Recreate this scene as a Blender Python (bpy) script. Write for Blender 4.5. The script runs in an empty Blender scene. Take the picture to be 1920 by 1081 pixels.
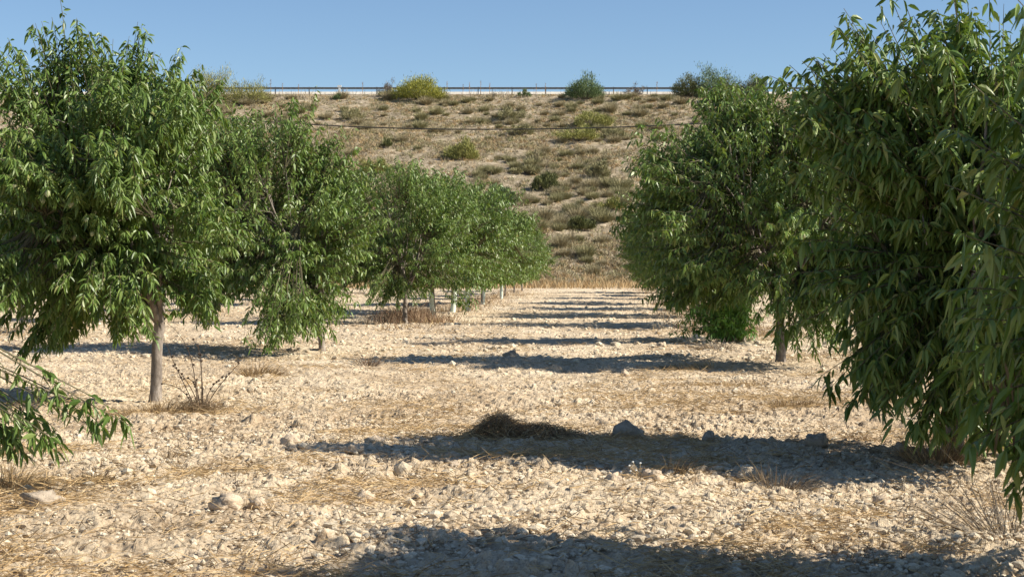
import bpy, math
import numpy as np
from mathutils import Vector

# ---------------------------------------------------------------- camera, sky, sun, exposure
sc = bpy.context.scene
F = 3000.0            # focal length in photograph pixels (1920 wide)
CAMH = 1.3
HOR = 499.0
cam_d = bpy.data.cameras.new("camera")
cam = bpy.data.objects.new("camera", cam_d)
sc.collection.objects.link(cam)
cam.location = (0, 0, CAMH)
cam.rotation_euler = (math.radians(90) - math.atan(41.5 / F), 0, 0)
cam_d.sensor_width = 36.0
cam_d.lens = F / 1920 * 36
cam_d.clip_start = 0.1
cam_d.clip_end = 5000
cam_d.dof.use_dof = True
cam_d.dof.focus_distance = 17.0
cam_d.dof.aperture_fstop = 14.0
sc.camera = cam

SUN_EL = math.radians(37)
SUN_AZ = math.radians(100)      # clockwise from +Y: right of the camera, a little behind it
world = bpy.data.worlds.new("World")
sc.world = world
world.use_nodes = True
wn = world.node_tree
bg = wn.nodes["Background"]
sky = wn.nodes.new("ShaderNodeTexSky")
sky.sky_type = 'NISHITA'
sky.sun_disc = False
sky.sun_elevation = SUN_EL
sky.sun_rotation = SUN_AZ
sky.altitude = 900
sky.air_density = 1.0
sky.dust_density = 0.15
sky.ozone_density = 4.2
wn.links.new(sky.outputs[0], bg.inputs[0])
bg.inputs[1].default_value = 0.077
sun_d = bpy.data.lights.new("sun", 'SUN')
sun_d.energy = 5.0
sun_d.angle = math.radians(0.5)
sun_d.color = (1.0, 0.93, 0.80)
sun = bpy.data.objects.new("sun", sun_d)
sc.collection.objects.link(sun)
sv = Vector((math.sin(SUN_AZ) * math.cos(SUN_EL), math.cos(SUN_AZ) * math.cos(SUN_EL), math.sin(SUN_EL)))
sun.rotation_euler = sv.to_track_quat('Z', 'Y').to_euler()
sun.location = sv * 100
sc.view_settings.view_transform = 'Standard'
sc.view_settings.look = 'None'
sc.view_settings.exposure = 0.72
sc.view_settings.gamma = 1.0
sc.cycles.max_bounces = 8
sc.cycles.transmission_bounces = 4

# ---------------------------------------------------------------- helpers
R = np.random.default_rng(11)
COL = sc.collection


def norm(v):
    return v / np.maximum(np.linalg.norm(v, axis=-1, keepdims=True), 1e-9)


class MB:
    """collects vertex / face arrays and links them as one mesh object"""
    def __init__(self):
        self.v, self.q, self.t, self.qm, self.tm, self.n = [], [], [], [], [], 0

    def add(self, verts, quads=None, tris=None, mat=0):
        verts = np.asarray(verts, float).reshape(-1, 3)
        self.v.append(verts)
        if quads is not None and len(quads):
            q = np.asarray(quads).reshape(-1, 4)
            self.q.append(q + self.n)
            self.qm.append(np.full(len(q), mat))
        if tris is not None and len(tris):
            t = np.asarray(tris).reshape(-1, 3)
            self.t.append(t + self.n)
            self.tm.append(np.full(len(t), mat))
        self.n += len(verts)

    def mesh(self, name, mats, smooth=False):
        V = np.concatenate(self.v) if self.v else np.zeros((0, 3))
        Q = np.concatenate(self.q) if self.q else np.zeros((0, 4), int)
        T = np.concatenate(self.t) if self.t else np.zeros((0, 3), int)
        qm = np.concatenate(self.qm) if self.qm else np.zeros(0, int)
        tm = np.concatenate(self.tm) if self.tm else np.zeros(0, int)
        me = bpy.data.meshes.new(name)
        me.vertices.add(len(V))
        me.vertices.foreach_set("co", V.astype(np.float32).ravel())
        me.loops.add(Q.size + T.size)
        me.loops.foreach_set("vertex_index", np.concatenate([Q.ravel(), T.ravel()]).astype(np.int32))
        me.polygons.add(len(Q) + len(T))
        tot = np.concatenate([np.full(len(Q), 4), np.full(len(T), 3)]).astype(np.int32)
        me.polygons.foreach_set("loop_start", np.concatenate([[0], np.cumsum(tot)[:-1]]).astype(np.int32))
        me.polygons.foreach_set("loop_total", tot)
        me.polygons.foreach_set("material_index", np.concatenate([qm, tm]).astype(np.int32))
        me.polygons.foreach_set("use_smooth", np.full(len(tot), smooth))
        for m in mats:
            me.materials.append(m)
        me.update(calc_edges=True)
        return me

    def obj(self, name, mats, parent=None, smooth=False):
        return link(name, self.mesh(name, mats, smooth), parent)


def link(name, data, parent=None):
    o = bpy.data.objects.new(name, data)
    COL.objects.link(o)
    if parent is not None:
        o.parent = parent
    return o


def tag(o, label=None, cat=None, group=None, kind=None):
    if label: o["label"] = label
    if cat: o["category"] = cat
    if group: o["group"] = group
    if kind: o["kind"] = kind
    return o


def tubes(mb, paths, radii, sides=5, mat=0, cap=False):
    """paths (N,K,3), radii (N,K): tapered tubes, vectorised"""
    paths = np.asarray(paths, float); radii = np.asarray(radii, float)
    if paths.ndim == 2: paths, radii = paths[None], radii[None]
    N, K, _ = paths.shape
    tan = np.gradient(paths, axis=1)
    tan = norm(tan)
    ref = np.where(np.abs(tan[:, :1, 2:3]) > 0.9, np.array([[[1., 0, 0]]]), np.array([[[0, 0, 1.]]]))
    ref = np.broadcast_to(ref, tan.shape)
    a = norm(np.cross(tan, ref)); b = np.cross(tan, a)
    ang = np.arange(sides) / sides * 2 * np.pi
    ring = a[:, :, None] * np.cos(ang)[None, None, :, None] + b[:, :, None] * np.sin(ang)[None, None, :, None]
    V = paths[:, :, None] + ring * radii[:, :, None, None]
    k = np.arange(K - 1)[:, None]; s = np.arange(sides)[None]
    s2 = (s + 1) % sides
    q = np.stack([k * sides + s, k * sides + s2, (k + 1) * sides + s2, (k + 1) * sides + s], -1).reshape(-1, 4)
    Q = (q[None] + (np.arange(N) * K * sides)[:, None, None]).reshape(-1, 4)
    tris = None
    if cap:
        tr = np.array([[(K - 1) * sides, (K - 1) * sides + i, (K - 1) * sides + i + 1] for i in range(1, sides - 1)])
        tris = (tr[None] + (np.arange(N) * K * sides)[:, None, None]).reshape(-1, 3)
    mb.add(V.reshape(-1, 3), Q, tris, mat)


def blades(mb, base, d, side, L, W, droop, lod=1, mat=0, fold=0.25, prof=None):
    """leaf or grass blades. base,d,side (N,3); L,W,droop (N,)"""
    N = len(base)
    L = np.broadcast_to(L, N)[:, None]; W = np.broadcast_to(W, N)[:, None]
    droop = np.broadcast_to(droop, N)[:, None]
    side = norm(side - (side * d).sum(1, keepdims=True) * d)
    nrm = np.cross(d, side)
    down = np.array([[0, 0, -1.]])

    def c(t):
        return base + d * L * t + down * L * droop * t * t

    if lod == 0:
        ts, ws = [.22, .5, .78], [.8, 1.0, .62]
        vs = [c(0.)]
        for t, w in zip(ts, ws):
            m = c(t)
            vs += [m - side * W * w / 2 + nrm * W * w * fold, m, m + side * W * w / 2 + nrm * W * w * fold]
        vs.append(c(1.))
        V = np.stack(vs, 1)
        off = (np.arange(N) * 11)[:, None, None]
        t = np.array([[0, 2, 1], [0, 3, 2], [7, 8, 10], [8, 9, 10]])
        q = np.array([[1, 2, 5, 4], [2, 3, 6, 5], [4, 5, 8, 7], [5, 6, 9, 8]])
        mb.add(V.reshape(-1, 3), (q[None] + off).reshape(-1, 4), (t[None] + off).reshape(-1, 3), mat)
    elif lod == 1:
        m1, m2 = c(.3), c(.68)
        V = np.stack([c(0.), m1 - side * W * .46, m1 + side * W * .46, m2 - side * W * .4, m2 + side * W * .4, c(1.)], 1)
        off = (np.arange(N) * 6)[:, None, None]
        t = np.array([[0, 2, 1], [3, 4, 5]]); q = np.array([[1, 2, 4, 3]])
        mb.add(V.reshape(-1, 3), (q[None] + off).reshape(-1, 4), (t[None] + off).reshape(-1, 3), mat)
    elif lod == 2:
        m = c(.45)
        V = np.stack([c(0.), m - side * W * .5, m + side * W * .5, c(1.)], 1)
        off = (np.arange(N) * 4)[:, None, None]
        t = np.array([[0, 2, 1], [1, 2, 3]])
        mb.add(V.reshape(-1, 3), None, (t[None] + off).reshape(-1, 3), mat)
    else:            # grass: base pair, mid pair, tip
        m = c(.55); b = c(0.)
        V = np.stack([b - side * W * .5, b + side * W * .5, m - side * W * .4, m + side * W * .4, c(1.)], 1)
        off = (np.arange(N) * 5)[:, None, None]
        t = np.array([[2, 3, 4]]); q = np.array([[0, 1, 3, 2]])
        mb.add(V.reshape(-1, 3), (q[None] + off).reshape(-1, 4), (t[None] + off).reshape(-1, 3), mat)


def hash2(ix, iy, s=0):
    x = (ix.astype(np.int64) * 374761393 + iy.astype(np.int64) * 668265263 + s * 974634777) & 0xffffffff
    x = ((x ^ (x >> 13)) * 1274126177) & 0xffffffff
    x = (x ^ (x >> 16)) & 0xffffffff
    return x / 4294967296.0


def vnoise(x, y, s=0):
    ix, iy = np.floor(x), np.floor(y)
    fx, fy = x - ix, y - iy
    fx = fx * fx * (3 - 2 * fx); fy = fy * fy * (3 - 2 * fy)
    a = hash2(ix, iy, s); b = hash2(ix + 1, iy, s); c_ = hash2(ix, iy + 1, s); d = hash2(ix + 1, iy + 1, s)
    return (a + (b - a) * fx) * (1 - fy) + (c_ + (d - c_) * fx) * fy


def fbm(x, y, s=0, oct=4):
    v, a, t = 0, 1, 0
    for o in range(oct):
        v = v + a * vnoise(x * 2 ** o, y * 2 ** o, s + o); t += a; a *= .5
    return v / t


def bumps(x, y, cell, prob, rmax, s):
    """half buried clods: a worley pattern of low lumps"""
    gx, gy = x / cell, y / cell
    ix, iy = np.floor(gx), np.floor(gy)
    h = np.zeros_like(x)
    for dx in (-1, 0, 1):
        for dy in (-1, 0, 1):
            cx, cy = ix + dx, iy + dy
            px = (cx + hash2(cx, cy, s)) * cell; py = (cy + hash2(cx, cy, s + 1)) * cell
            r = rmax * (.35 + .65 * hash2(cx, cy, s + 2)) * (hash2(cx, cy, s + 3) < prob)
            d2 = (x - px) ** 2 + (y - py) ** 2
            h = np.maximum(h, np.sqrt(np.maximum(r * r - d2, 0)) * .75)
    return h


# ---------------------------------------------------------------- terrain
ROWX = 185.0 / F          # the rows run to the vanishing point at x = 1145
FOOT, CREST, CRESTZ = 97.0, 190.0, 21.7
SL = CRESTZ / (CREST - FOOT - 6)


def smooth(a, b, x):
    t = np.clip((x - a) / (b - a), 0, 1)
    return t * t * (3 - 2 * t)


def base_h(x, y):
    x = np.asarray(x, float); y = np.asarray(y, float)
    s = y - FOOT
    z = np.where(s < 12, np.clip(s, 0, None) ** 2 / 24, s - 6) * SL
    z = np.minimum(z, CRESTZ)
    z = z - np.where(y > 214, np.clip(y - 214, 0, 500) * 0.02, 0)
    hill = smooth(FOOT, FOOT + 14, y) * (1 - smooth(CREST - 6, CREST - 1, y))
    z = z + hill * ((fbm(x / 14, y / 14, 5, 3) - .5) * 1.3 + (fbm(x / 3.1, y / 3.1, 9, 3) - .5) * .5)
    flat = 1 - smooth(FOOT - 6, FOOT + 6, y)
    z = z + flat * ((fbm(x / 3.0, y / 1.3, 21, 3) - .5) * .16 + (fbm(x / .7, y / .45, 31, 2) - .5) * .075)
    # the tilled strip rises a little towards the tree rows
    return z


def detail_h(x, y):
    m = 1 - smooth(95, 105, y)
    dens = .35 + .65 * smooth(.42, .6, fbm(x / 1.9, y / 1.1, 41, 2))
    h = bumps(x, y, .34, .10, .085, 51) * dens + bumps(x, y, .12, .30, .036, 61) * (.4 + .6 * dens) + bumps(x, y, .05, .45, .018, 71)
    near = smooth(26, 14, y)
    rough = (fbm(x / .05, y / .06, 91, 3) - .5) * .055 * near * (.4 + dens) + (fbm(x / .13, y / .13, 97, 3) - .5) * .05 * m
    h = h + rough * m
    return h * m + (1 - m) * (fbm(x / .9, y / .9, 81, 2) - .5) * .12 * (1 - smooth(CREST - 6, CREST - 1, y))


def ground(x, y):
    x = np.atleast_1d(np.asarray(x, float)); y = np.atleast_1d(np.asarray(y, float))
    return base_h(x, y)


def gz(x, y):
    return float(ground(x, y)[0])


def at_ground(px, py):
    """the spot on the flat ground that the photograph shows at a pixel"""
    D = F * CAMH / (py - HOR)
    return (px - 960) / F * D, D


_Dt = np.linspace(100, 189.5, 900)


def at_hill(px, py):
    X = (px - 960) / F * _Dt
    y = HOR - (base_h(X, _Dt) - CAMH) / _Dt * F
    i = int(np.argmin(np.abs(y - py)))
    return X[i], _Dt[i]


rows = [-40, -25, -12, -5, 0, 2, 3, 4]
D = 4.6
while D < 99:
    rows.append(D); D += min(max(.022, D * D / 3900 * .5), .13)
while D < 192:
    rows.append(D); D += .34
rows += list(np.geomspace(193, 900, 40))
rows = np.array(rows)
inner = np.linspace(-1, 1, 900)
outer = 1 + np.geomspace(.01, 12, 45)
sc_ = np.concatenate([-outer[::-1], inner, outer])
hw = np.clip(rows, 3, 260) * .36 + 1.2
gx = sc_[None, :] * hw[:, None] + .012 * rows[:, None]
gy = np.broadcast_to(rows[:, None], gx.shape)
gzv = base_h(gx, gy)
det = np.zeros_like(gzv)
m_ = (rows > 4) & (rows < 192)
det[m_] = detail_h(gx[m_], gy[m_])
det *= (np.abs(sc_)[None, :] < 1.6)
nr, nc = gx.shape
ii = np.arange(nr - 1)[:, None] * nc + np.arange(nc - 1)[None]
gq = np.stack([ii, ii + 1, ii + 1 + nc, ii + nc], -1).reshape(-1, 4)


# ---------------------------------------------------------------- materials
def mat(name):
    m = bpy.data.materials.new(name)
    m.use_nodes = True
    nt = m.node_tree
    b = nt.nodes["Principled BSDF"]
    return m, nt, b


def N(nt, t, **kw):
    n = nt.nodes.new(t)
    for k, v in kw.items():
        setattr(n, k, v)
    return n


def ramp(nt, fac, stops):
    r = N(nt, "ShaderNodeValToRGB")
    cr = r.color_ramp
    while len(cr.elements) < len(stops):
        cr.elements.new(.5)
    for e, (p, c) in zip(cr.elements, stops):
        e.position = p
        e.color = (*c, 1) if len(c) == 3 else c
    nt.links.new(fac, r.inputs[0])
    return r.outputs[0]


def noise(nt, coord, scale, detail=4, rough=.6, mapscale=None):
    n = N(nt, "ShaderNodeTexNoise")
    n.inputs["Scale"].default_value = scale
    n.inputs["Detail"].default_value = detail
    n.inputs["Roughness"].default_value = rough
    if mapscale:
        mp = N(nt, "ShaderNodeMapping"); mp.inputs["Scale"].default_value = mapscale
        nt.links.new(coord, mp.inputs[0]); coord = mp.outputs[0]
    nt.links.new(coord, n.inputs["Vector"])
    return n.outputs[0]


def mixc(nt, fac, a, b, mode='MIX'):
    m = N(nt, "ShaderNodeMix", data_type='RGBA', blend_type=mode)
    for sock, v in ((m.inputs[0], fac), (m.inputs[6], a), (m.inputs[7], b)):
        if isinstance(v, (int, float)): sock.default_value = v
        elif isinstance(v, tuple): sock.default_value = (*v, 1)
        else: nt.links.new(v, sock)
    return m.outputs[2]


def island_mat(name, stops, rough=.6, spec=.3, trans=0.0, tcol=None, noise_amt=0, sheen=None):
    """colour varies from leaf to leaf / stem to stem"""
    m, nt, b = mat(name)
    g = N(nt, "ShaderNodeNewGeometry")
    col = ramp(nt, g.outputs["Random Per Island"], stops)
    nt.links.new(col, b.inputs["Base Color"])
    b.inputs["Roughness"].default_value = rough
    b.inputs["Specular IOR Level"].default_value = spec
    if trans:
        tr = N(nt, "ShaderNodeBsdfTranslucent")
        tc = mixc(nt, 1.0, col, tcol, 'MULTIPLY')
        nt.links.new(tc, tr.inputs[0])
        ms = N(nt, "ShaderNodeMixShader"); ms.inputs[0].default_value = trans
        nt.links.new(b.outputs[0], ms.inputs[1]); nt.links.new(tr.outputs[0], ms.inputs[2])
        nt.links.new(ms.outputs[0], nt.nodes["Material Output"].inputs[0])
    return m


def soil_mat():
    m, nt, b = mat("dry_soil")
    tc = N(nt, "ShaderNodeTexCoord").outputs["Object"]
    sep = N(nt, "ShaderNodeSeparateXYZ"); nt.links.new(tc, sep.inputs[0])
    n1 = noise(nt, tc, .55, 5, .62)
    n2 = noise(nt, tc, 7, 6, .7)
    n3 = noise(nt, tc, 45, 4, .7)
    soil = ramp(nt, n1, [(.3, (.51, .405, .28)), (.5, (.635, .53, .385)), (.68, (.74, .64, .485))])
    n0 = noise(nt, tc, .16, 4, .6)
    soil = mixc(nt, 1.0, soil, ramp(nt, n0, [(.36, (.84, .80, .76)), (.6, (1.05, 1.04, 1.03))]), 'MULTIPLY')
    fine = ramp(nt, n2, [(.30, (.50, .42, .36)), (.46, (.93, .91, .89)), (.7, (1.1, 1.1, 1.1))])
    soil = mixc(nt, 1.0, soil, fine, 'MULTIPLY')
    grit = ramp(nt, n3, [(.36, (.52, .46, .40)), (.5, (1., 1., 1.))])
    soil = mixc(nt, .7, soil, grit, 'MULTIPLY')
    # hill: reddish tan litter between pale gravelly patches
    h1 = noise(nt, tc, .45, 6, .7)
    h2 = noise(nt, tc, 2.6, 5, .75, (1, .6, 1))
    hill = ramp(nt, h2, [(.32, (.17, .145, .10)), (.45, (.27, .23, .16)), (.57, (.36, .31, .225)), (.65, (.58, .51, .395))])
    tint = ramp(nt, h1, [(.35, (.80, .76, .72)), (.6, (1.1, 1.04, 1.0))])
    hill = mixc(nt, 1.0, hill, tint, 'MULTIPLY')
    hf = N(nt, "ShaderNodeMapRange"); hf.inputs[1].default_value = 95; hf.inputs[2].default_value = 101
    nt.links.new(sep.outputs[1], hf.inputs[0])
    col = mixc(nt, hf.outputs[0], soil, hill)
    nt.links.new(col, b.inputs["Base Color"])
    b.inputs["Roughness"].default_value = .95
    b.inputs["Specular IOR Level"].default_value = .12
    bump = N(nt, "ShaderNodeBump"); bump.inputs["Strength"].default_value = .9; bump.inputs["Distance"].default_value = .025
    nb = noise(nt, tc, 28, 6, .75)
    nt.links.new(nb, bump.inputs["Height"]); nt.links.new(bump.outputs[0], b.inputs["Normal"])
    return m


def clod_mat(name, stops):
    m, nt, b = mat(name)
    g = N(nt, "ShaderNodeNewGeometry")
    tc = N(nt, "ShaderNodeTexCoord").outputs["Object"]
    col = ramp(nt, g.outputs["Random Per Island"], stops)
    n2 = noise(nt, tc, 30, 5, .7)
    col = mixc(nt, 1.0, col, ramp(nt, n2, [(.3, (.72, .69, .66)), (.6, (1.05, 1.05, 1.05))]), 'MULTIPLY')
    nt.links.new(col, b.inputs["Base Color"])
    b.inputs["Roughness"].default_value = .93
    b.inputs["Specular IOR Level"].default_value = .15
    bump = N(nt, "ShaderNodeBump"); bump.inputs["Strength"].default_value = .8; bump.inputs["Distance"].default_value = .015
    nt.links.new(noise(nt, tc, 55, 5, .7), bump.inputs["Height"]); nt.links.new(bump.outputs[0], b.inputs["Normal"])
    return m


M_SOIL = soil_mat()
M_CLOD = clod_mat("soil_clod", [(0, (.51, .41, .29)), (.5, (.65, .55, .405)), (1, (.76, .665, .51))])
M_STONE = clod_mat("limestone", [(0, (.53, .42, .30)), (1, (.63, .51, .38))])
M_DSTONE = clod_mat("grey_stone", [(0, (.38, .31, .235)), (1, (.47, .39, .30))])
M_LEAF = island_mat("almond_leaf", [(0, (.076, .134, .024)), (.40, (.122, .196, .040)), (.75, (.175, .252, .060)), (.97, (.23, .28, .09)), (1, (.30, .29, .11))],
                    rough=.43, spec=.42, trans=.22, tcol=(1.35, 1.3, .55))
M_LEAFY = island_mat("young_almond_leaf", [(0, (.10, .21, .035)), (1, (.16, .30, .06))], rough=.4, spec=.5, trans=.3, tcol=(1.5, 1.5, .7))
M_DRYLEAF = island_mat("withered_leaf", [(0, (.12, .085, .045)), (1, (.24, .17, .09))], rough=.8, spec=.1, trans=.15, tcol=(1.2, 1.1, .8))
M_TWIG = island_mat("twig_bark", [(0, (.085, .075, .045)), (1, (.17, .15, .085))], rough=.8, spec=.2)


def bark_mat():
    m, nt, b = mat("almond_bark")
    tc = N(nt, "ShaderNodeTexCoord").outputs["Object"]
    n1 = noise(nt, tc, 14, 6, .7, (1, 1, .35))
    n2 = noise(nt, tc, 5, 3, .6, (1, 1, 3))
    c = ramp(nt, n1, [(.3, (.09, .072, .058)), (.5, (.24, .20, .165)), (.68, (.42, .37, .32))])
    c = mixc(nt, .6, c, ramp(nt, n2, [(.35, (.7, .66, .62)), (.62, (1.1, 1.1, 1.1))]), 'MULTIPLY')
    nt.links.new(c, b.inputs["Base Color"])
    b.inputs["Roughness"].default_value = .85
    bump = N(nt, "ShaderNodeBump"); bump.inputs["Strength"].default_value = .7; bump.inputs["Distance"].default_value = .012
    nt.links.new(noise(nt, tc, 30, 5, .7, (1, 1, .5)), bump.inputs["Height"]); nt.links.new(bump.outputs[0], b.inputs["Normal"])
    return m


def plain(name, c1, c2, scale=8, rough=.7, metal=0.0, spec=.3, ms=None):
    m, nt, b = mat(name)
    tc = N(nt, "ShaderNodeTexCoord").outputs["Object"]
    c = ramp(nt, noise(nt, tc, scale, 5, .65, ms), [(.3, c1), (.7, c2)])
    nt.links.new(c, b.inputs["Base Color"])
    b.inputs["Roughness"].default_value = rough
    b.inputs["Metallic"].default_value = metal
    b.inputs["Specular IOR Level"].default_value = spec
    return m


M_BARK = bark_mat()
M_TUBE = plain("guard_plastic", (.58, .66, .56), (.72, .78, .68), 4, .6)
M_FRUIT = plain("almond_hull", (.27, .30, .15), (.38, .38, .22), 40, .75)
M_STRAW = island_mat("straw", [(0, (.30, .19, .085)), (.5, (.46, .315, .155)), (1, (.60, .45, .255))], rough=.7, spec=.25, trans=.1, tcol=(1.1, 1.1, 1))
M_STRAWD = island_mat("brown_dry_grass", [(0, (.13, .09, .055)), (.6, (.24, .165, .095)), (1, (.38, .275, .16))], rough=.8, spec=.15)
M_HLIT = island_mat('dry_hill_litter', [(0, (.20, .155, .095)), (.5, (.31, .25, .165)), (1, (.44, .37, .25))], rough=.8, spec=.15)
M_DARKSTEM = island_mat("dark_dry_stem", [(0, (.045, .03, .022)), (1, (.10, .07, .048))], rough=.85, spec=.15)
M_WHITEFL = plain("white_petal", (.7, .7, .66), (.85, .85, .8), 8)
M_ESP = island_mat("esparto_blade", [(0, (.24, .20, .115)), (.5, (.34, .29, .17)), (1, (.46, .39, .24))], rough=.7, spec=.2)
M_ESPG = island_mat("green_esparto_blade", [(0, (.19, .18, .085)), (.5, (.27, .25, .125)), (1, (.37, .33, .18))], rough=.7, spec=.2)
M_YEL = island_mat("yellow_broom", [(0, (.19, .20, .035)), (.5, (.30, .295, .055)), (1, (.42, .40, .08))], rough=.6, spec=.2)
M_GRN = island_mat("green_broom", [(0, (.085, .13, .05)), (.5, (.13, .185, .075)), (1, (.20, .25, .11))], rough=.6, spec=.2)
M_YGR = island_mat("yellow_green_broom", [(0, (.18, .19, .055)), (.5, (.27, .27, .08)), (1, (.38, .35, .12))], rough=.65, spec=.2)
M_DGR = island_mat("dark_green_shrub", [(0, (.085, .095, .035)), (.5, (.13, .14, .05)), (1, (.20, .20, .08))], rough=.6, spec=.2)
M_GREY = island_mat("grey_twigs", [(0, (.12, .10, .08)), (.5, (.20, .17, .135)), (1, (.30, .255, .20))], rough=.8, spec=.15)
M_RED = island_mat("reddish_dry_weed", [(0, (.17, .10, .065)), (.5, (.29, .19, .12)), (1, (.42, .31, .20))], rough=.8, spec=.15)
M_STEEL = plain("galvanised_steel", (.12, .13, .14), (.20, .21, .22), 3, .7, .0)
M_CONC = plain("pale_concrete", (.50, .46, .39), (.66, .61, .53), 1.5, .9)
M_ASPH = plain("road_asphalt", (.045, .045, .045), (.065, .063, .06), 3, .9)
M_CABLE = plain("black_cable_sheath", (.02, .02, .02), (.035, .032, .03), 5, .55)
M_WHITE = plain("white_marker_paint", (.72, .72, .70), (.84, .84, .82), 4, .6)

gm = MB()
gm.add(np.stack([gx, gy, gzv + det], -1).reshape(-1, 3), gq)
tag(gm.obj("ground", [M_SOIL], smooth=False), "pale cloddy orchard soil rising into a scrubby hillside", "ground", kind="structure")

# road on the crest, with a pale concrete edge and a guardrail
b = MB()
xs = np.linspace(-190, 190, 60)
prof = [(190.9, CRESTZ + .03), (203, CRESTZ + .05)]
V = np.array([[x, y, z] for x in xs for (y, z) in prof])
i = np.arange(59)
b.add(V, np.stack([i * 2, i * 2 + 2, i * 2 + 3, i * 2 + 1], -1))
tag(b.obj("road", [M_ASPH]), "asphalt road on top of the embankment", "road", kind="structure")


def box(mb, x0, x1, y0, y1, z0, z1, mat=0):
    v = [[x, y, z] for z in (z0, z1) for y in (y0, y1) for x in (x0, x1)]
    mb.add(v, [[0, 2, 3, 1], [4, 5, 7, 6], [0, 1, 5, 4], [2, 6, 7, 3], [0, 4, 6, 2], [1, 3, 7, 5]], None, mat)


b = MB()
for k in range(-14, 14):
    x0, x1 = k * 6 + .012, k * 6 + 5.988       # sloping face, flat top
    pr = [(189.80, CRESTZ - .5), (189.86, CRESTZ - .02), (190.30, CRESTZ + .30), (190.60, CRESTZ + .32), (190.60, CRESTZ - .5)]
    b.add([[x, y, z] for x in (x0, x1) for (y, z) in pr], [[i, i + 5, (i + 1) % 5 + 5, (i + 1) % 5] for i in range(5)],
          [[0, 1, 2], [0, 2, 3], [0, 3, 4], [5, 7, 6], [5, 8, 7], [5, 9, 8]])
tag(b.obj("concrete_edge_wall", [M_CONC]), "low pale concrete wall along the edge of the hilltop road", "low wall")

gr = link("guardrail", None); gr.location = (0, 189.55, CRESTZ)
tag(gr, "grey steel guardrail running along the top of the hill", "guardrail")
b = MB()
wp = [(0, .50), (-.06, .53), (-.06, .575), (0, .61), (0, .65), (-.06, .69), (-.06, .73), (0, .76)]
for x0 in range(-84, 84, 4):
    V = np.array([[x, y, z] for x in (x0 + .01, x0 + 3.99) for (y, z) in wp])
    q = [[k, k + 1, 8 + k + 1, 8 + k] for k in range(7)]
    b.add(V, q)
b.obj("rail", [M_STEEL], gr)
pb = MB()
box(pb, -.05, .05, .01, .12, -.5, .80)
pme = pb.mesh("post", [M_STEEL])
for k in range(-15, 16):
    o = link("post", pme, gr); o.location = (k * 4.0, 0, 0)

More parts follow.
